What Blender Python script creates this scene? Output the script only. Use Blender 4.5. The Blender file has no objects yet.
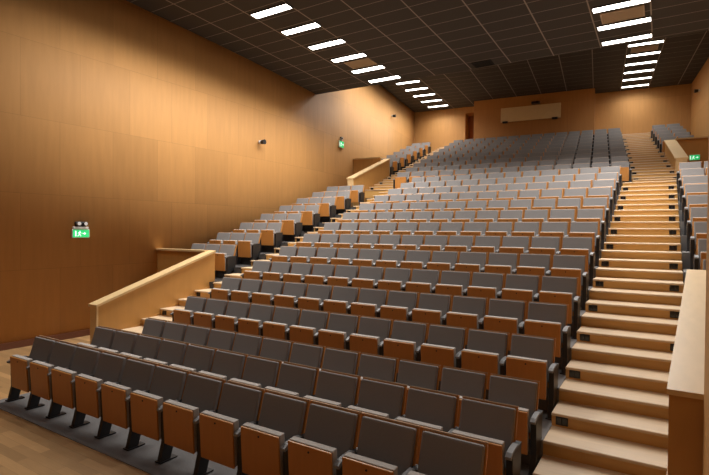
import bpy, bmesh, math, random
from mathutils import Vector, Matrix
random.seed(7)
C = bpy.context.scene.collection
V = Vector
# ------------------------------------------------------------------ frames
# world: x runs along the rows (right), y runs from the stage to the back, z up.
# the upper tier of the hall is turned a few degrees: its own frame is (US, UT)
UA = math.radians(5.8)
UO = (0.1575, 16.8)
def U(s, t):
    return (UO[0] + s*math.cos(UA) - t*math.sin(UA), UO[1] + s*math.sin(UA) + t*math.cos(UA))
UPPER = Matrix.Translation((UO[0], UO[1], 0)) @ Matrix.Rotation(UA, 4, 'Z')
ID = Matrix.Identity(4)

# ------------------------------------------------------------------ materials
def nodes(name):
    m = bpy.data.materials.new(name); m.use_nodes = True
    nt = m.node_tree
    return m, nt, nt.nodes['Principled BSDF']
def link(nt, a, b): nt.links.new(a, b)
def N(nt, typ, **kw):
    n = nt.nodes.new(typ)
    for k, v in kw.items(): setattr(n, k, v)
    return n
def mix(nt, fac, a, b, mode='MIX'):
    n = nt.nodes.new('ShaderNodeMix'); n.data_type = 'RGBA'; n.blend_type = mode
    for sock, v in ((n.inputs[0], fac), (n.inputs[6], a), (n.inputs[7], b)):
        if hasattr(v, 'is_output'): nt.links.new(v, sock)
        elif isinstance(v, (int, float)): sock.default_value = v
        else: sock.default_value = (v[0], v[1], v[2], 1)
    return n.outputs[2]
def noise(nt, scale, stretch=(1,1,1), detail=3, rot=(0,0,0)):
    tc = N(nt, 'ShaderNodeTexCoord'); mp = N(nt, 'ShaderNodeMapping'); no = N(nt, 'ShaderNodeTexNoise')
    mp.inputs['Scale'].default_value = stretch; mp.inputs['Rotation'].default_value = rot
    link(nt, tc.outputs['Object'], mp.inputs['Vector']); link(nt, mp.outputs['Vector'], no.inputs['Vector'])
    no.inputs['Scale'].default_value = scale; no.inputs['Detail'].default_value = detail
    return no.outputs['Fac']
def plain(name, col, rough=.6, metal=0.0, var=0.0, nscale=30):
    m, nt, b = nodes(name)
    b.inputs['Roughness'].default_value = rough; b.inputs['Metallic'].default_value = metal
    if var:
        f = noise(nt, nscale)
        lo = [c*(1-var) for c in col]; hi = [min(1, c*(1+var)) for c in col]
        link(nt, mix(nt, f, lo, hi), b.inputs['Base Color'])
    else:
        b.inputs['Base Color'].default_value = (*col, 1)
    return m
def wood(name, col, var=.2, stretch=(1,12,12), scale=2.5, rough=.45):
    m, nt, b = nodes(name)
    f = noise(nt, scale, stretch, 5)
    lo = [c*(1-var) for c in col]; hi = [min(1, c*(1+var)) for c in col]
    link(nt, mix(nt, f, lo, hi), b.inputs['Base Color'])
    b.inputs['Roughness'].default_value = rough
    return m
def panel_wall(name, axis, col, w=1.15, h=1.5, var=.065):
    # large plywood sheets with thin dark joints, faint vertical grain
    m, nt, b = nodes(name)
    tc = N(nt, 'ShaderNodeTexCoord'); sx = N(nt, 'ShaderNodeSeparateXYZ'); cx = N(nt, 'ShaderNodeCombineXYZ')
    link(nt, tc.outputs['Object'], sx.inputs[0])
    link(nt, sx.outputs[axis], cx.inputs[0]); link(nt, sx.outputs[2], cx.inputs[1])
    br = N(nt, 'ShaderNodeTexBrick'); br.offset = .36; br.offset_frequency = 2; br.squash = 1
    link(nt, cx.outputs[0], br.inputs['Vector'])
    br.inputs['Scale'].default_value = 1; br.inputs['Brick Width'].default_value = w; br.inputs['Row Height'].default_value = h
    br.inputs['Mortar Size'].default_value = .004; br.inputs['Mortar Smooth'].default_value = .3
    br.inputs['Color1'].default_value = (*[c*(1-var) for c in col], 1)
    br.inputs['Color2'].default_value = (*[c*(1+var) for c in col], 1)
    br.inputs['Mortar'].default_value = (*[c*.72 for c in col], 1)
    st = (3,3,.35)
    f = noise(nt, 3, st, 5)
    c = mix(nt, f, (.86,.86,.86), (1.12,1.12,1.12))
    link(nt, mix(nt, 1.0, br.outputs['Color'], c, 'MULTIPLY'), b.inputs['Base Color'])
    b.inputs['Roughness'].default_value = .62
    b.inputs['Specular IOR Level'].default_value = .35
    return m
def ceiling_mat(name, ox, px, oy, py):
    # dark square acoustic tiles in a thin pale grid
    m, nt, b = nodes(name)
    tc = N(nt, 'ShaderNodeTexCoord'); sx = N(nt, 'ShaderNodeSeparateXYZ'); link(nt, tc.outputs['Object'], sx.inputs[0])
    def line(sock, o, p, w):
        a = N(nt, 'ShaderNodeMath', operation='SUBTRACT'); link(nt, sock, a.inputs[0]); a.inputs[1].default_value = o - p/2
        d = N(nt, 'ShaderNodeMath', operation='DIVIDE'); link(nt, a.outputs[0], d.inputs[0]); d.inputs[1].default_value = p
        fr = N(nt, 'ShaderNodeMath', operation='FRACT'); link(nt, d.outputs[0], fr.inputs[0])
        c = N(nt, 'ShaderNodeMath', operation='COMPARE'); link(nt, fr.outputs[0], c.inputs[0]); c.inputs[1].default_value = .5; c.inputs[2].default_value = w/2/p
        return c.outputs[0]
    lx = line(sx.outputs[0], ox, px, .03); ly = line(sx.outputs[1], oy, py, .016)
    f = noise(nt, 60)
    tile = mix(nt, f, CEIL_LO, CEIL_HI)
    c1 = mix(nt, ly, tile, CEIL_LINE2)
    c2 = mix(nt, lx, c1, CEIL_LINE)
    link(nt, c2, b.inputs['Base Color']); b.inputs['Roughness'].default_value = .8
    b.inputs['Specular IOR Level'].default_value = .15
    return m
def parquet(name, col):
    m, nt, b = nodes(name)
    tc = N(nt, 'ShaderNodeTexCoord')
    br = N(nt, 'ShaderNodeTexBrick'); br.offset = .43; br.offset_frequency = 2
    link(nt, tc.outputs['Object'], br.inputs['Vector'])
    br.inputs['Scale'].default_value = 1; br.inputs['Brick Width'].default_value = .9; br.inputs['Row Height'].default_value = .11
    br.inputs['Mortar Size'].default_value = .001
    br.inputs['Color1'].default_value = (*[c*.72 for c in col], 1); br.inputs['Color2'].default_value = (*[c*1.2 for c in col], 1)
    br.inputs['Mortar'].default_value = (*[c*.5 for c in col], 1)
    f = noise(nt, 5, (1,14,1), 4)
    link(nt, mix(nt, 1.0, br.outputs['Color'], mix(nt, f, (.85,.85,.85), (1.1,1.1,1.1)), 'MULTIPLY'), b.inputs['Base Color'])
    b.inputs['Roughness'].default_value = .38
    return m
def glow(name, col, strength):
    m, nt, b = nodes(name)
    b.inputs['Base Color'].default_value = (*col, 1)
    b.inputs['Emission Color'].default_value = (*col, 1); b.inputs['Emission Strength'].default_value = strength
    return m
CEIL_LO, CEIL_HI = (.046,.040,.036), (.066,.058,.053)
CEIL_LINE, CEIL_LINE2 = (.27,.235,.205), (.27,.235,.205)
WALLC = (.52,.268,.088)
M = dict(
    wall_y=panel_wall('plywood_panels_side', 1, WALLC),
    wall_x=panel_wall('plywood_panels_back', 0, WALLC, w=2.4, h=2.9, var=.06),
    booth=panel_wall('plywood_panels_booth_dim', 0, (.46,.215,.066), w=2.4, h=2.9, var=.05),  # same plywood as the walls, its dimmer light put into the colour
    parapet=wood('parapet_wood', (.50,.255,.07), .12, (2,2,.5), 4),
    pale=wood('maple_cap', (.66,.47,.24), .1, (3,1,3), 4, .4),
    tread=wood('stair_wood_lit', (.62,.465,.30), .18, (.6,9,9), 2.2, .4),  # one stair wood; light on the treads painted in as a paler tone
    riser=wood('stair_wood_shaded', (.58,.335,.105), .2, (.6,9,9), 2.2, .45),  # same wood as the treads, shade painted into the colour
    shell=wood('seat_plywood', (.50,.218,.054), .12, (8,8,1), 3, .38),
    edge=wood('plywood_edge', (.50,.33,.20), .1, (8,1,8), 5, .5),
    fabric=plain('grey_fabric', (.232,.224,.222), .95, 0, .12, 160),
    pad=plain('pale_grey_fabric', (.42,.385,.355), .95, 0, .1, 160),
    black=plain('black_metal', (.018,.018,.02), .45, .2),
    arm=plain('grey_plastic', (.20,.20,.205), .5),
    carpet=plain('grey_carpet', (.17,.165,.165), .98, 0, .2, 90),
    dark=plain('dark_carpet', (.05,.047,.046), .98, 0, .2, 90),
    floor=parquet('oak_parquet', (.42,.25,.11)),
    skirting=wood('dark_skirting', (.12,.04,.018), .15),
    white=plain('white_plastic', (.7,.7,.68), .5),
    beige=plain('beige_cover', (.74,.57,.32), .6, 0, .05, 6),
    grille=plain('grille_beige', (.42,.32,.22), .7, 0, .1, 20),
    void=plain('dark_hatch', (.004,.004,.004), .95),
    frame=plain('dark_frame', (.03,.026,.024), .6),
    door=wood('door_wood', (.36,.13,.035), .1, (8,8,.6), 3, .5),
    steel=plain('steel', (.5,.5,.5), .35, .9),
    lens=plain('smoked_lens', (.012,.012,.014), .15),
    lamp=glow('lamp_diffuser', (1.0,.95,.87), 9.0),
    sign=glow('exit_green', (.02,.55,.16), .55),
    signdark=glow('exit_green_dim', (.02,.5,.16), .22),
    picto=glow('exit_white', (.75,1.0,.85), .8),
)
M['ceil_front'] = ceiling_mat('ceiling_tiles_front', -.31, 1.174, 8.535, .545)
M['ceil_rear'] = ceiling_mat('ceiling_tiles_rear', -.98, 1.17, 4.36, .59)

# ------------------------------------------------------------------ mesh helpers
class MB:
    def __init__(s): s.b = bmesh.new(); s.mi = 0
    def box(s, x0, x1, y0, y1, z0, z1, bevel=0, mi=None, seg=2, mat=None):
        r = bmesh.ops.create_cube(s.b, size=1)
        vs = r['verts']
        for v in vs:
            v.co = V((x0 + (v.co.x+.5)*(x1-x0), y0 + (v.co.y+.5)*(y1-y0), z0 + (v.co.z+.5)*(z1-z0)))
        if mat is not None:
            for v in vs: v.co = mat @ v.co
        if mi is not None:
            for f in {f for v in vs for f in v.link_faces}: f.material_index = mi
        if bevel:
            es = list({e for v in vs for e in v.link_edges})
            bmesh.ops.bevel(s.b, geom=es, offset=bevel, segments=seg, affect='EDGES', profile=.5, material=-1)
        return s
    def hexa(s, pts, mi=0):
        # 8 points: bottom 4 then top 4, same winding
        vs = [s.b.verts.new(p) for p in pts]
        for q in ((3,2,1,0),(4,5,6,7),(0,1,5,4),(1,2,6,5),(2,3,7,6),(3,0,4,7)):
            f = s.b.faces.new([vs[i] for i in q]); f.material_index = mi
        return s
    def prism(s, prof, x0, x1, mi=0):
        # profile in the (y,z) plane pushed along x
        a = [s.b.verts.new((x0, y, z)) for y, z in prof]; b = [s.b.verts.new((x1, y, z)) for y, z in prof]
        n = len(prof)
        fs = [s.b.faces.new(a[::-1]), s.b.faces.new(b)]
        for i in range(n): fs.append(s.b.faces.new((a[i], a[(i+1) % n], b[(i+1) % n], b[i])))
        for f in fs: f.material_index = mi
        return s
    def cyl(s, c, r, h, axis='Z', r2=None, seg=16, mi=0):
        rot = {'Z': ID, 'X': Matrix.Rotation(math.pi/2, 4, 'Y'), 'Y': Matrix.Rotation(-math.pi/2, 4, 'X')}[axis]
        n0 = len(s.b.faces)
        bmesh.ops.create_cone(s.b, cap_ends=True, segments=seg, radius1=r, radius2=r if r2 is None else r2, depth=h,
                              matrix=Matrix.Translation(c) @ rot)
        for f in list(s.b.faces)[n0:]: f.material_index = mi
        return s
    def sphere(s, c, r, mi=0, sc=(1,1,1)):
        n0 = len(s.b.faces)
        bmesh.ops.create_uvsphere(s.b, u_segments=16, v_segments=10, radius=r,
                                  matrix=Matrix.Translation(c) @ Matrix.Diagonal((*sc, 1)))
        for f in list(s.b.faces)[n0:]: f.material_index = mi
        return s
    def mesh(s, name, mats):
        bmesh.ops.recalc_face_normals(s.b, faces=s.b.faces)
        me = bpy.data.meshes.new(name); s.b.to_mesh(me); s.b.free()
        for m in (mats if isinstance(mats, (list, tuple)) else [mats]): me.materials.append(M[m])
        return me
    def build(s, name, mats, parent=None, mw=None):
        o = bpy.data.objects.new(name, s.mesh(name, mats)); C.objects.link(o)
        if parent: o.parent = parent
        if mw is not None: o.matrix_world = mw
        return o
def tag(o, label, cat, group=None):
    o['label'] = label; o['category'] = cat
    if group: o['group'] = group
    return o
def struct(o): o['kind'] = 'structure'; return o
def empty(name, loc, rz=0.0):
    o = bpy.data.objects.new(name, None); C.objects.link(o); o.location = loc; o.rotation_euler = (0,0,rz)
    o.empty_display_size = .1
    return o
ORD = ['first','second','third','fourth','fifth','sixth','seventh','eighth','ninth','tenth','eleventh','twelfth','thirteenth','fourteenth','fifteenth']

# ------------------------------------------------------------------ levels
ROWP, RISE = .854, .284
def zf(k):                       # floor level of lower row k (1-based)
    return 0 if k <= 3 else (RISE*(k-3) if k <= 12 else RISE*9 + .262*(k-12))
def tb(k): return 3.44 + ROWP*(k-1)          # where the top of the backs of row k stands
def te(k): return 5.02 + ROWP*(k-4)          # front edge of the platform of row k
UP, UR = .861, .276
def uzf(i): return 3.65 + UR*i
def utb(i): return .26 + UP*i
def ute(i): return -.72 + UP*i
WL, WR = -10.55, 2.2                          # side walls of the lower hall
BLw, BRw = (-11.5, 10.45), (1.9, 10.45)       # corners of the back wall (upper frame)
def zc(t): return 7.25 + .043*(14.35 - t)     # front ceiling, gently sloping
ZR = 9.2

# ------------------------------------------------------------------ shell of the hall
struct(MB().box(-14, 5, -3, 17, -.2, 0).build('floor', 'floor'))
struct(MB().box(-7.52, -.97, 2.88, 5.03, 0, .006).build('floor_carpet', 'carpet'))
b = MB()
for k in range(4, 16):
    y1 = te(k+1) + (.3 if k == 15 else 0)
    b.box(-7.45, -.97, te(k), y1, max(0, zf(k)-.6) , zf(k))
struct(b.build('floor_tiers_centre', 'carpet'))
b = MB()
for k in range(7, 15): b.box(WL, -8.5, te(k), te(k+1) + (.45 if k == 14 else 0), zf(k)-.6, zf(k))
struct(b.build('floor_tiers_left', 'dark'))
b = MB()
for k in range(7, 16): b.box(.28, WR, te(k), te(k+1) + (.45 if k == 15 else 0), zf(k)-.6, zf(k))
struct(b.build('floor_tiers_right', 'carpet'))
b = MB()
for i in range(0, 10):
    b.box(-8.54, -.98, max(-.28, ute(i)) if i == 0 else ute(i), ute(i+1), uzf(i)-.6, uzf(i))
b.box(-8.54, -.98, ute(10), 9.42, uzf(9)-.6, uzf(9)+.02)
struct(b.build('floor_tiers_upper', 'carpet', None, UPPER))
b = MB()
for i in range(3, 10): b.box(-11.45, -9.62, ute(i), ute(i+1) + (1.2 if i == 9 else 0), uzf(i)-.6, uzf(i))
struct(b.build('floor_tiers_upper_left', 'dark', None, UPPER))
b = MB()
for i in range(5, 10): b.box(.2, 1.95, ute(i) + (.3 if i == 5 else 0), ute(i+1) + (1.2 if i == 9 else 0), uzf(i)-.6, uzf(i))
struct(b.build('floor_tiers_upper_right', 'carpet', None, UPPER))
# sunken entrances behind the lower side blocks
struct(MB().hexa([(WL-1,14.85,2.9),(-9.3,14.85,2.9),(-9.3,17.6,2.9),(WL-1,17.6,2.9),
                  (WL-1,14.85,3.1),(-9.3,14.85,3.1),(-9.3,17.6,3.1),(WL-1,17.6,3.1)]).build('floor_entry_left', 'floor'))
struct(MB().box(.3, WR+.3, 16.1, 21.0, 3.2, 3.4).build('floor_entry_right', 'floor'))

def wall(name, a, bb, z0, z1, th, mat):
    # upright slab between two plan points, thickness to the left of a->b
    d = V((bb[0]-a[0], bb[1]-a[1], 0)).normalized(); n = V((-d.y, d.x, 0))*th
    p = [V((a[0],a[1],z0)), V((bb[0],bb[1],z0)), V((bb[0],bb[1],z0))+n, V((a[0],a[1],z0))+n]
    q = [v + V((0,0,z1-z0)) for v in p]
    return struct(MB().hexa(p+q).build(name, mat))
cl, cr = U(*BLw), U(*BRw)
def left_line(n=24):
    # straight beside the lower seats, then bending gently outwards
    p0, p1, p2 = V((WL,9.0)), V((WL,15.0)), V((WL+(cl[0]-WL)*.6, 15+(cl[1]-15)*.6))
    pts = [V((WL,-3))] + [p0*(1-u)**2 + p1*2*u*(1-u) + p2*u*u for u in [i/n for i in range(n+1)]] + [V(cl)]
    return pts
LW = left_line()
b = bmesh.new()
ring = []
for i, p in enumerate(LW):
    d = (LW[min(i+1, len(LW)-1)] - LW[max(i-1, 0)]).normalized(); n = V((-d.y, d.x))*.25
    ring.append([b.verts.new((p.x, p.y, -.2)), b.verts.new((p.x, p.y, 9.6)), b.verts.new((p.x+n.x, p.y+n.y, 9.6)), b.verts.new((p.x+n.x, p.y+n.y, -.2))])
for q, r in zip(ring, ring[1:]):
    for j in range(4):
        f = b.faces.new((q[j], q[(j+1) % 4], r[(j+1) % 4], r[j])); f.smooth = j == 0
b.faces.new(ring[0]); b.faces.new(ring[-1][::-1])
bmesh.ops.recalc_face_normals(b, faces=b.faces)
me = bpy.data.meshes.new('wall_left'); b.to_mesh(me); b.free(); me.materials.append(M['wall_y'])
o = bpy.data.objects.new('wall_left', me); C.objects.link(o); struct(o)
wall('wall_right', (WR,16.2), (WR,4.75), -.2, 9.6, .25, 'wall_y')
wall('wall_right_rear', cr, (WR,16.2), -.2, 9.6, .25, 'wall_y')
struct(MB().box(.287, WR, -3, 4.72, -.2, 8.2).build('wall_right_front', 'wall_y'))
struct(MB().box(-11.9, -8.53, 10.45, 10.7, 5.0, 9.6).box(-7.93, 2.3, 10.45, 10.7, 5.0, 9.6).box(-8.53, -7.93, 10.45, 10.7, 8.86, 9.6).box(-8.53, -7.93, 10.45, 11.3, 5.0, 6.86).box(-8.65, -8.53, 10.7, 11.3, 5.0, 9.6).box(-7.93, -7.81, 10.7, 11.3, 5.0, 9.6).box(-8.53, -7.93, 10.7, 11.3, 8.86, 9.0).build('wall_back', 'wall_x', None, UPPER))
# the projection booth stands out from the back wall
struct(MB().box(-7.82, -2.08, 9.4, 10.45, 5.6, ZR).build('wall_booth', 'booth', None, UPPER))
wall('wall_stage', (-13,-3), (3,-3), -.2, 8.5, -.25, 'wall_x')
# ceilings: a lower sloping one over the front, a higher flat one behind it
struct(MB().hexa([(WL-.3,-3.2,zc(-3.2)),(WR+.2,-3.2,zc(-3.2)),(WR+.2,14.72,zc(14.72)),(WL-.3,14.38,zc(14.38)),
                  (WL-.3,-3.2,zc(-3.2)+.1),(WR+.2,-3.2,zc(-3.2)+.1),(WR+.2,14.72,zc(14.72)+.1),(WL-.3,14.38,zc(14.38)+.1)]).build('ceiling', 'ceil_front'))
struct(MB().box(-13, 3.2, -4.5, 10.9, ZR, ZR+.12).build('ceiling_rear', 'ceil_rear', None, UPPER))
wall('wall_ceiling_step', (WL-.3,14.30), (WR+.2,14.62), 7.36, 9.6, .08, 'frame')
# skirting along the left wall
struct(MB().box(WL, WL+.025, -3, 7.4, 0, .13).build('baseboard_left', 'skirting'))
struct(MB().box(-2.08, 1.9, 10.42, 10.45, 6.86, 6.96).build('baseboard_back', 'skirting', None, UPPER))

# ------------------------------------------------------------------ parapets
def parapet(x0, x1, t0, t1, z0, z1, base, label, mw=ID, ret=None, over=.03, skew=0, post='pale'):
    """sloping breast wall with a pale cap; ret=(x_from, x_to, t, ztop, zbase) adds its level return to the wall"""
    r = empty('parapet', mw @ V(((x0+x1)/2, t0, base)), UA if mw is UPPER else 0)
    tag(r, label, 'parapet wall')
    inv = Matrix.Translation((-(x0+x1)/2, -t0, -base))
    sl = (z1-z0)/(t1-t0)
    bb = base + sl*(t1-t0)*.75
    k = skew
    p = MB().hexa([(x0,t0,base),(x1,t0,base),(x1+k,t1,bb),(x0+k,t1,bb),(x0,t0,z0-.03),(x1,t0,z0-.03),(x1+k,t1,z1-.03),(x0+k,t1,z1-.03)])
    for v in p.b.verts: v.co = inv @ v.co
    p.build('breast_panel', 'parapet', r)
    c = MB().hexa([(x0-over,t0-.03,z0-.03),(x1+over,t0-.03,z0-.03),(x1+over+k,t1,z1-.03),(x0-over+k,t1,z1-.03),
                   (x0-over,t0-.03,z0+.015),(x1+over,t0-.03,z0+.015),(x1+over+k,t1,z1+.015),(x0-over+k,t1,z1+.015)])
    for v in c.b.verts: v.co = inv @ v.co
    c.build('cap', 'pale', r)
    dz = min(.72, z0-base-.12)
    st = MB().hexa([(x0-.012,t0+.02,base),(x1+.012,t0+.02,base),(x1+.012+k,t1,bb),(x0-.012+k,t1,bb),(x0-.012,t0+.02,z0-dz),(x1+.012,t0+.02,z0-dz),(x1+.012+k,t1,z1-dz),(x0-.012+k,t1,z1-dz)])
    for v in st.b.verts: v.co = inv @ v.co
    st.build('stringer', 'parapet', r)
    e = MB().box(x0-.004, x1+.004, t0-.012, t0+.02, base, z0-.03)
    for v in e.b.verts: v.co = inv @ v.co
    e = e.build('end_post', post, r)
    if post == 'pale': e['label'] = 'pale maple end face'
    if ret:
        xa, xb, t, zt, zb = ret
        w = MB().box(xa, xb, t, t+.1, zb, zt)
        for v in w.b.verts: v.co = inv @ v.co
        w.build('return_panel', 'parapet', r)
        w = MB().box(xa, xb, t-.04, t+.12, zt, zt+.045)
        for v in w.b.verts: v.co = inv @ v.co
        w.build('return_cap', 'pale', r)
    return r
parapet(-8.82, -8.62, 5.0, 7.74, .93, 1.83, 0, 'sloping wooden parapet with pale cap beside the lower left stairs',
        ret=(WL, -8.80, 7.64, 1.80, 0))
parapet(.06, .29, 4.78, 7.62, 1.03, 1.84, 0, 'sloping wooden parapet with wide pale cap beside the lower right stairs',
        ret=(.50, WR, 7.46, 1.82, 0), skew=.22, post='parapet', over=.02)
parapet(-9.86, -9.64, -1.15, 2.2, 4.17, 5.30, 3.1, 'sloping wooden parapet with pale cap beside the upper left stairs', UPPER,
        ret=(-11.2, -9.84, 1.70, 5.28, 3.1))
parapet(.24, .53, 1.1, 3.95, 4.60, 5.62, 3.4, 'sloping wooden parapet with pale cap beside the upper right stairs', UPPER,
        ret=(.53, 1.95, 3.80, 5.60, 3.4))

# ------------------------------------------------------------------ stairs
def stairs(label, x0, x1, steps, mw=ID):
    """steps: list of (nose t, top z, depth)"""
    t0, z0, _ = steps[0]
    r = empty('staircase', mw @ V(((x0+x1)/2, t0, 0)), UA if mw is UPPER else 0); tag(r, label, 'stairs')
    cx = (x0+x1)/2
    for t, z, d in steps:
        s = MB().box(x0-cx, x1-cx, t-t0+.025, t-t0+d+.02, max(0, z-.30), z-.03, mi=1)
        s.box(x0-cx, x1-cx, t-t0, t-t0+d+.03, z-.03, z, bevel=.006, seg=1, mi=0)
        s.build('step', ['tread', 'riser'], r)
    return r
low = [(4.166+.427*n, .142*n, .427) for n in range(1, 27)]
low[-1] = (low[-1][0], low[-1][1], .9)
stairs('long wooden stairs rising on the right beside the lower seats', -.97, .27, low)
lowl = [(4.166+.427*n, .142*n, .427) for n in range(1, 27)]
stairs('wooden stairs rising on the left beside the lower seats', -8.61, -7.45, lowl)
upr = [(-.62, 3.834, .8)] + [(.18+.4305*(m-1), 3.834+.138*m, .4305) for m in range(1, 22)]
upr.append((.18+.4305*21, 3.834+.138*22, 1.3))
stairs('wooden stairs rising on the right beside the upper tier', -.98, .24, upr, UPPER)
upl = [(-.2, 3.834, .38)] + upr[1:]
stairs('wooden stairs rising on the left beside the upper tier', -9.63, -8.55, upl, UPPER)

# step lights: dark boxes set in the risers
def step_lights(x, seq, label, group, mw=ID):
    me = None
    for j, (t, z) in enumerate(seq):
        if me is None:
            bd = MB().box(-.06, .06, -.012, .02, -.045, .045, bevel=.004, seg=1).mesh('step_light', 'black')
            ln = MB().box(-.05, -.006, -.016, -.008, -.034, .034).box(.006, .05, -.016, -.008, -.034, .034).mesh('lens', 'lens')
            me = (bd, ln)
        o = bpy.data.objects.new('step_light', me[0]); C.objects.link(o)
        o.matrix_world = mw @ Matrix.Translation((x, t+.025, z))
        l = bpy.data.objects.new('lens', me[1]); C.objects.link(l); l.parent = o
        tag(o, label % ORD[j], 'step light', group)
step_lights(-.87, [(5.45+ROWP*j, .347+RISE*j) for j in range(12)], 'black step light on the left edge of the right stairs, %s from the bottom', 'step lights of the lower right stairs')
step_lights(.15, [(5.45+ROWP*j, .347+RISE*j) for j in range(12)], 'black step light on the right edge of the right stairs, %s from the bottom', 'step lights of the lower right stairs')
step_lights(-7.58, [(5.45+ROWP*j, .347+RISE*j) for j in range(12)], 'black step light on the right edge of the left stairs, %s from the bottom', 'step lights of the lower left stairs')
step_lights(-8.50, [(5.45+ROWP*j, .347+RISE*j) for j in range(12)], 'black step light on the left edge of the left stairs, %s from the bottom', 'step lights of the lower left stairs')
ul = [(.18+UP*j, 3.90+UR*j) for j in range(10)]
step_lights(-.86, ul, 'black step light on the left edge of the upper right stairs, %s from the bottom', 'step lights of the upper right stairs', UPPER)
step_lights(.14, ul, 'black step light on the right edge of the upper right stairs, %s from the bottom', 'step lights of the upper right stairs', UPPER)
step_lights(-9.52, ul[:9], 'black step light on the left edge of the upper left stairs, %s from the bottom', 'step lights of the upper left stairs', UPPER)

# ------------------------------------------------------------------ seats
P = .53
TILT = math.radians(17)
def back_mat(): return Matrix.Translation((P/2, -.005, .816)) @ Matrix.Rotation(-TILT, 4, 'X')
def g_shell(m, mi=0, w=.2465, me=1):      # plywood shell behind the cushion, its top edge bare; local z runs down from the top
    m.box(-w, w, -.006, .022, -.56, -.006, bevel=.004, seg=1, mi=mi, mat=back_mat())
    m.box(-w, w, -.007, .023, -.006, .003, mi=me, mat=back_mat()); return m
def g_back(m, mi=0):
    m.box(-.236, .236, -.058, -.004, -.50, -.018, bevel=.014, mi=mi, mat=back_mat()); return m
def g_pan(m, mi=0):        # underside of the tipped-up seat, facing the stage
    a = Matrix.Translation((P/2, -.345, .405)) @ Matrix.Rotation(math.radians(3.5), 4, 'X')
    m.box(-.215, .215, -.028, -.006, -.207, .206, bevel=.005, seg=1, mi=mi, mat=a); return m
def g_screw(m, mi=0):
    a = Matrix.Translation((P/2, -.345, .405)) @ Matrix.Rotation(math.radians(3.5), 4, 'X')
    m.cyl(a @ V((0,-.029,.165)), .009, .008, 'Y', seg=8, mi=mi); return m
def g_cush(m, mi=0):
    a = Matrix.Translation((P/2, -.345, .405)) @ Matrix.Rotation(math.radians(3.5), 4, 'X')
    m.box(-.215, .215, -.006, .060, -.200, .214, bevel=.008, mi=mi, mat=a); return m
ARMP = [(-.392,.515),(-.390,.535),(-.345,.556),(-.27,.564),(-.16,.564),(-.16,.546),(-.265,.544),(-.315,.536),(-.375,.508)]
def g_arm(m, x=0, mi=0): return m.prism(ARMP, x-.024, x+.024, mi)
LEGP = [(-.385,.014),(-.27,.014),(-.215,.19),(-.10,.22),(-.06,.548),(-.27,.545),(-.345,.530),(-.338,.20)]
def g_leg(m, x=0, mi=0): return m.prism(LEGP, x-.026, x+.026, mi)
def g_foot(m, x=0, mi=0): return m.box(x-.045, x+.045, -.40, -.20, .004, .016, mi=mi)
SM = dict(
    back_shell=g_shell(MB()).mesh('back_shell', ['shell', 'edge']), back_shell_narrow=g_shell(MB(), 0, .237).mesh('back_shell', ['shell', 'edge']), back_cushion=g_back(MB()).mesh('back_cushion', 'fabric'),
    seat_panel=g_pan(MB()).mesh('seat_panel', 'shell'), screw=g_screw(MB()).mesh('screw', 'black'),
    seat_cushion=g_cush(MB()).mesh('seat_cushion', 'pad'),
    armrest=g_arm(MB()).mesh('armrest', 'arm'), leg=g_leg(MB()).mesh('leg', 'black'), foot=g_foot(MB()).mesh('foot_plate', 'black'))
def add(name, me, parent, loc=None):
    o = bpy.data.objects.new(name, me); C.objects.link(o); o.parent = parent
    if loc: o.location = loc
    return o
def make_seat(loc, rz, label, group, end=False):
    r = empty('auditorium_seat', loc, rz); tag(r, label, 'seat', group)
    add('back_shell', SM['back_shell_narrow' if 'upper' in group else 'back_shell'], r); add('back_cushion', SM['back_cushion'], r)
    sp = add('seat_panel', SM['seat_panel'], r); add('screw', SM['screw'], sp)
    add('seat_cushion', SM['seat_cushion'], r)
    add('armrest', SM['armrest'], r); lg = add('leg', SM['leg'], r); add('foot_plate', SM['foot'], lg)
    if end:
        add('armrest', SM['armrest'], r, (P,0,0)); lg = add('leg', SM['leg'], r, (P,0,0)); add('foot_plate', SM['foot'], lg)
    return r
# every seat: (distance, place, angle, label, group, end of row)
CAM = V((0,0,2.32))
seats = []
def put(x, y, z, rz, label, group, end=False, unseen=False):
    d = (V((x,y,z)) - CAM).length + (100 if unseen else 0)
    seats.append((d, (x,y,z), rz, label, group, end))
def nth(i, n, l='the left stairs', r='the right stairs'):
    return '%s from %s' % (ORD[i], l) if i < n/2 else '%s from %s' % (ORD[n-1-i], r)
SX0, PX = -7.362, .529
for k in range(1, 16):
    for i in range(12):
        put(SX0 + PX*i, tb(k), zf(k) + (.006 if k < 4 else 0), 0, 'grey tip-up seat, %s, %s row from the stage' % (nth(i, 12), ORD[k-1]),
            'tip-up seats in the lower centre block', i == 11)
W3 = ['nearest the wall', 'middle of three', 'nearest the stairs']
for k in range(7, 15):
    for i in range(3):
        put(-10.34 + P*i, tb(k), zf(k), 0, 'grey tip-up seat, %s, %s row of the lower left side block' % (W3[i], ORD[k-7]),
            'tip-up seats in the lower left side block', i == 2)
for k in range(7, 16):
    for i in range(3):
        put(.45 - .02*(k-7) + P*i, tb(k), zf(k), 0, 'grey tip-up seat, %s, %s row of the lower right side block' % (W3[2-i], ORD[k-7]),
            'tip-up seats in the lower right side block', False, i > 0)
for i in range(10):
    for j in range(14):
        x, y = U(-8.52 + .5365*j, utb(i))
        put(x, y, uzf(i), UA, 'grey tip-up seat, %s, %s row of the upper tier' % (nth(j, 14), ORD[i]), 'tip-up seats in the upper tier', j == 13)
for i in range(3, 10):
    for j in range(2):
        x, y = U(-10.77 + P*j, utb(i))
        put(x, y, uzf(i), UA, 'grey tip-up seat, %s, %s row of the upper left side block' % (W3[j*2], ORD[i-3]), 'tip-up seats in the upper left side block', j == 1)
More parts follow.
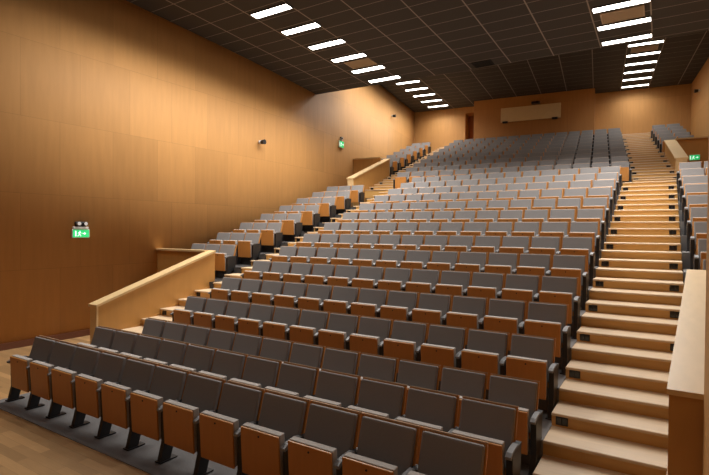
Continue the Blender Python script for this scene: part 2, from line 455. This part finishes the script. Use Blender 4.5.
for i in range(5, 10):
    for j in range(2):
        x, y = U(.14 + P*j, utb(i))
        put(x, y, uzf(i), UA, 'grey tip-up seat, %s, %s row of the upper right side block' % (('nearest the stairs','nearest the wall')[j], ORD[i-5]), 'tip-up seats in the upper right side block', j == 1)
seats.sort(key=lambda s: s[0])
for d, loc, rz, label, group, end in seats[:300]: make_seat(loc, rz, label, group, end)
rest = seats[300:]
mb = MB()
g_shell(mb, 0, .237, 5)
for fn, mi in ((g_back,1),(g_pan,0),(g_cush,2)): fn(mb, mi)
g_arm(mb, 0, 3); g_leg(mb, 0, 4); g_arm(mb, P, 3); g_leg(mb, P, 4)
unit = mb.mesh('seat_unit', ['shell','fabric','pad','arm','black','edge'])
big = bmesh.new()
for d, loc, rz, *_ in rest:
    n0 = len(big.verts); big.from_mesh(unit); big.verts.ensure_lookup_table()
    mt = Matrix.Translation(loc) @ Matrix.Rotation(rz, 4, 'Z')
    bmesh.ops.transform(big, matrix=mt, verts=big.verts[n0:])
me = bpy.data.meshes.new('rear_seats'); big.to_mesh(me); big.free()
for m in unit.materials: me.materials.append(m)
bpy.data.meshes.remove(unit)
o = bpy.data.objects.new('rear_seats', me); C.objects.link(o); o['kind'] = 'stuff'
tag(o, 'farthest rows of grey tip-up seats below the back wall', 'seats')

# ------------------------------------------------------------------ ceiling lights
def lamp_fix(x, y, z, label, group, mw=ID, slope=0.0, w=1.10, d=.23, power=0):
    base = mw @ Matrix.Translation((x, y, z)) @ Matrix.Rotation(slope, 4, 'X')
    r = bpy.data.objects.new('ceiling_light', None); C.objects.link(r); r.matrix_world = base
    tag(r, label, 'ceiling light', group)
    f = MB()
    f.box(-w/2-.02, w/2+.02, -d/2-.02, -d/2, -.03, .0).box(-w/2-.02, w/2+.02, d/2, d/2+.02, -.03, .0)
    f.box(-w/2-.02, -w/2, -d/2, d/2, -.03, 0).box(w/2, w/2+.02, -d/2, d/2, -.03, 0)
    f.build('frame', 'frame', r)
    MB().box(-w/2, w/2, -d/2, d/2, -.022, -.004).build('diffuser', 'lamp', r)
    if power:
        L = bpy.data.lights.new('ceiling_lamp', 'AREA'); L.shape = 'RECTANGLE'; L.size = w; L.size_y = d
        L.energy = power; L.color = (1.0,.965,.915); L.spread = math.radians(145)
        lo = bpy.data.objects.new('ceiling_lamp', L); C.objects.link(lo)
        lo.matrix_world = base @ Matrix.Translation((0,0,-.04))
SL = -math.atan(.043)
PF, PRL, PRR = 60, 29, 12
for i, t in enumerate([8.78,9.85,10.94,12.0,13.05,14.04]):
    lamp_fix(-7.90+.03*i, t, zc(t), 'white strip light, %s from the front in the left row of the lower ceiling' % ORD[i], 'strip lights in the left row of the lower ceiling', ID, SL, power=PF)
for i, t in enumerate([12.28,13.31,14.30]):
    lamp_fix(-.87, t, zc(t), 'white strip light, %s from the front in the right row of the lower ceiling' % ORD[i], 'strip lights in the right row of the lower ceiling', ID, SL, power=PF)
# unseen lamps added to both rows to brighten front seats and left wall
for i, t in enumerate([7.70, 6.62, 5.54, 4.46]):
    lamp_fix(-7.90, t, zc(t), 'unseen added strip light, %s ahead of the front light of the left row' % ORD[i], 'strip lights in the left row of the lower ceiling', ID, SL, power=(PF+6, PF+4, 44, 22)[i])
for i, t in enumerate([11.2, 10.1, 9.0]):
    lamp_fix(-.87, t, zc(t), 'unseen added strip light, %s ahead of the front light of the right row' % ORD[i], 'strip lights in the right row of the lower ceiling', ID, SL, power=PF)
for i, x in enumerate([-4.4, -.87]):  # two weak unseen lamps added to lift the front rows
    lamp_fix(x, 1.4, zc(1.4), 'unseen fill light added above the stage edge, %s from the left' % ORD[i], 'added fill lights above the stage edge', ID, SL, power=5)
for i, t in enumerate([4.77,5.95,7.12,8.32,9.52]):
    lamp_fix(-9.82, t, ZR, 'white strip light, %s from the front in the left row of the rear ceiling' % ORD[i], 'strip lights in the left row of the rear ceiling', UPPER, 0, power=PRL)
for i, t in enumerate([3.98,5.17,6.30,7.42,8.55,9.72]):
    lamp_fix(-.40, t, ZR, 'white strip light, %s from the front in the right row of the rear ceiling' % ORD[i], 'strip lights in the right row of the rear ceiling', UPPER, 0, power=PRR)
# the rear rows begin behind the step in the ceiling
for i, t in enumerate([3.58, 2.39, 1.20]):
    lamp_fix(-9.82, t, ZR, 'white strip light behind the ceiling step, %s ahead of the left rear row' % ORD[i], 'strip lights in the left row of the rear ceiling', UPPER, 0, power=PRL)
for i, t in enumerate([2.80, 1.62]):
    lamp_fix(-.40, t, ZR, 'white strip light behind the ceiling step, %s ahead of the right rear row' % ORD[i], 'strip lights in the right row of the rear ceiling', UPPER, 0, power=PRR)
# air grilles between lamps, and one dark open hatch
def grille(x, y, z, w, d, label, mw=ID, slope=0, mat='grille'):
    r = bpy.data.objects.new('air_grille', None); C.objects.link(r)
    r.matrix_world = mw @ Matrix.Translation((x,y,z)) @ Matrix.Rotation(slope, 4, 'X'); tag(r, label, 'air grille')
    f = MB(); e = .035
    f.box(-w/2, w/2, -d/2, -d/2+e, -.02, 0).box(-w/2, w/2, d/2-e, d/2, -.02, 0).box(-w/2, -w/2+e, -d/2+e, d/2-e, -.02, 0).box(w/2-e, w/2, -d/2+e, d/2-e, -.02, 0)
    f.build('frame', mat, r)
    s = MB(); n = 9
    for i in range(n):
        yy = -d/2+e + (d-2*e)*(i+.5)/n
        s.box(-w/2+e, w/2-e, yy-.014, yy+.014, -.012, -.004)
    s.build('slats', mat, r)
    MB().box(-w/2+e, w/2-e, -d/2+e, d/2-e, -.003, -.001).build('backing', 'void' if mat != 'grille' else 'grille', r)
grille(-7.74, 12.55, zc(12.55), .84, .52, 'beige square air grille between the left strip lights', ID, SL)
grille(-.87, 12.82, zc(12.82), .88, .56, 'beige square air grille between the right strip lights of the lower ceiling', ID, SL)
grille(-.40, 4.58, ZR, .88, .56, 'beige square air grille between the right strip lights of the rear ceiling', UPPER, 0)
grille(-4.56, 14.24, zc(14.24), .56, .42, 'black air grille at the edge of the lower ceiling', ID, SL, 'void')

# ------------------------------------------------------------------ signs, fixtures, door, cover panel
def facing(loc, n):     # local -y looks along n
    a = math.atan2(n[0], -n[1])
    return Matrix.Translation(loc) @ Matrix.Rotation(a, 4, 'Z')
def exit_sign(mw, w, h, label, mat='sign'):
    r = bpy.data.objects.new('exit_sign', None); C.objects.link(r); r.matrix_world = mw; tag(r, label, 'exit sign')
    MB().box(-w/2-.012, w/2+.012, 0, .05, -h/2-.012, h/2+.012, bevel=.006, seg=1).build('housing', 'white', r)
    MB().box(-w/2, w/2, -.006, .0, -h/2, h/2).build('face', mat, r)
    p = MB(); y0, y1 = -.010, -.006
    def quad(pts):
        p.hexa([V((x*h, y1, z*h)) for x, z in pts] + [V((x*h, y0, z*h)) for x, z in pts])
    # running figure
    p.cyl((-.16*h, -.008, .30*h), .065*h, .004, 'Y', seg=12)
    quad([(-.30,-.05),(-.20,-.05),(-.12,.22),(-.24,.22)])
    quad([(-.22,.14),(-.16,.20),(.02,.08),(-.02,.02)]); quad([(-.44,.06),(-.40,.0),(-.22,.14),(-.24,.22)])
    quad([(-.30,-.05),(-.20,-.05),(-.06,-.16),(-.10,-.24)]); quad([(-.10,-.24),(-.06,-.16),(-.02,-.36),(-.10,-.36)])
    quad([(-.30,-.05),(-.20,-.05),(-.32,-.32),(-.40,-.28)]); quad([(-.40,-.28),(-.32,-.32),(-.52,-.36),(-.54,-.30)])
    # arrow and door
    quad([(.18,.06),(.18,-.06),(.42,-.06),(.42,.06)]); quad([(.42,.20),(.42,-.20),(.64,-.01),(.64,.01)])
    quad([(-.80,-.36),(-.64,-.36),(-.64,.34),(-.80,.34)])
    p.build('pictogram', 'picto', r)
    return r
def emergency_lamp(mw, label, s=1.0):
    r = bpy.data.objects.new('emergency_light', None); C.objects.link(r); r.matrix_world = mw; tag(r, label, 'emergency light')
    MB().box(-.16*s, .16*s, -.06*s, .0, -.03*s, .02*s, bevel=.008*s, seg=1).build('base', 'white', r)
    MB().box(-.12*s, .12*s, -.055*s, -.005, .02*s, .13*s, bevel=.02*s).build('case', 'black', r)
    for q in (-.07, .07):
        h = MB().cyl((q*s, -.085*s, .085*s), .045*s, .06*s, 'Y', .035*s).build('spotlight', 'black' if q > 0 else 'arm', r)
        MB().cyl((q*s, -.117*s, .085*s), .036*s, .006*s, 'Y').build('lens', 'white', h)
    return r
LN = (1, 0)
exit_sign(facing((WL+.05, 5.74, 2.21), LN), .34, .16, 'green lit exit sign on the left wall near the front')
emergency_lamp(facing((WL+.0, 5.74, 2.335), LN), 'twin black emergency light above the near exit sign on the left wall')
# far sign on the left wall, where the wall has turned
def onleft(t, z, off=.0):
    for p, q in zip(LW, LW[1:]):
        if p.y <= t <= q.y:
            u = (t-p.y)/(q.y-p.y); d = (q-p).normalized(); n = (d.y, -d.x)
            return (p.x+(q.x-p.x)*u+n[0]*off, t+n[1]*off, z), n
lo, nwl = onleft(16.25, 5.74, .05)
exit_sign(facing(lo, nwl), .34, .24, 'small green lit exit sign on the left wall above the upper parapet')
emergency_lamp(facing((lo[0]-nwl[0]*.05, lo[1], lo[2]+.2), nwl), 'small black emergency light above the far exit sign', .7)
p = U(1.02, 3.77)
exit_sign(UPPER @ Matrix.Translation((1.10, 3.75, 4.94)), .29, .17, 'green lit exit sign on the low wall by the upper right parapet')
def wall_spot(mw, label):
    r = bpy.data.objects.new('wall_speaker', None); C.objects.link(r); r.matrix_world = mw; tag(r, label, 'wall fixture')
    MB().cyl((0,-.02,0), .055, .04, 'Y').build('base', 'white', r)
    MB().cyl((0,-.06,0), .022, .06, 'Y').build('arm', 'steel', r)
    MB().cyl((.01,-.13,-.01), .075, .13, 'Y', .06).build('head', 'black', r)
    return r
wall_spot(facing((WL, 11.24, 5.02), LN), 'small black round wall fixture halfway along the left wall')
lo, nwl = onleft(22.0, 8.12)
wall_spot(facing(lo, nwl), 'tiny dark wall fixture on the far left wall under the ceiling')
dwr = (V((*cr,0)) - V((WR,16.2,0))).normalized(); nwr = (-dwr.y, dwr.x)
q = V((WR,16.2,0)) + dwr*9.2
wall_spot(facing((q.x, q.y, 8.35), nwr), 'tiny dark wall fixture on the far right wall')

# door in the back wall, left of the booth
d = struct(MB().box(-8.52, -7.94, 11.2, 11.26, 6.86, 8.85).build('door_1', 'door', None, UPPER))
MB().cyl((-8.03,11.17,7.85), .02, .06, 'Y').box(-8.12, -8.02, 11.135, 11.15, 7.84, 7.86).build('door_handle', 'steel', d)

# hinged cover over the projection window
r = empty('projection_cover', (0,0,0)); r.matrix_world = UPPER @ Matrix.Translation((-5.0, 9.38, 8.30)) @ Matrix.Rotation(math.radians(-4), 4, 'X')
tag(r, 'long beige cover panel on the booth wall at the back', 'cover panel')
MB().box(-1.43, 1.43, -.04, 0, -.37, .37, bevel=.012, seg=1).build('panel', 'beige', r)
for x in (-1.2, 1.16): MB().box(x-.13, x+.13, -.10, -.02, -.43, -.34, bevel=.01, seg=1).build('bracket', 'black', r)
r = empty('projector', (0,0,0)); r.matrix_world = UPPER @ Matrix.Translation((-4.72, 9.2, 8.74)); tag(r, 'small black projector above the beige cover panel', 'projector')
MB().box(-.2, .2, -.12, .12, -.06, .06, bevel=.02).build('body', 'black', r)
MB().cyl((.08,-.14,0), .045, .06, 'Y').build('lens', 'lens', r)
MB().box(-.03, .03, .08, .2, .02, .06).build('mount', 'steel', r)

# ------------------------------------------------------------------ world, camera, colour
w = bpy.data.worlds.new('World'); bpy.context.scene.world = w; w.use_nodes = True
w.node_tree.nodes['Background'].inputs[0].default_value = (.9,.75,.6,1); w.node_tree.nodes['Background'].inputs[1].default_value = .0
F_PX, PITCH, ROLL, YAW = 490.66, math.radians(.812), math.radians(.457), math.radians(32.2)
fw0 = V((-math.sin(YAW), math.cos(YAW), 0)); X = V((math.cos(YAW), math.sin(YAW), 0)); Z = V((0,0,1))
Fw = fw0*math.cos(PITCH) - Z*math.sin(PITCH); Up = fw0*math.sin(PITCH) + Z*math.cos(PITCH)
R_ = X*math.cos(ROLL) + Up*math.sin(ROLL); U_ = Up*math.cos(ROLL) - X*math.sin(ROLL)
cam = bpy.data.cameras.new('Camera'); co = bpy.data.objects.new('Camera', cam); C.objects.link(co)
cam.sensor_width = 36; cam.sensor_fit = 'HORIZONTAL'; cam.lens = F_PX*36/709; cam.clip_start = .05; cam.clip_end = 200
m = Matrix(((R_.x,U_.x,-Fw.x,0),(R_.y,U_.y,-Fw.y,0),(R_.z,U_.z,-Fw.z,2.32),(0,0,0,1)))
co.matrix_world = m
sc = bpy.context.scene; sc.camera = co
sc.view_settings.view_transform = 'Standard'; sc.view_settings.look = 'None'; sc.view_settings.gamma = 1
sc.view_settings.use_curve_mapping = False; sc.view_settings.exposure = 0.3
sc.cycles.use_denoising = True
sc.cycles.max_bounces = 8; sc.cycles.diffuse_bounces = 5
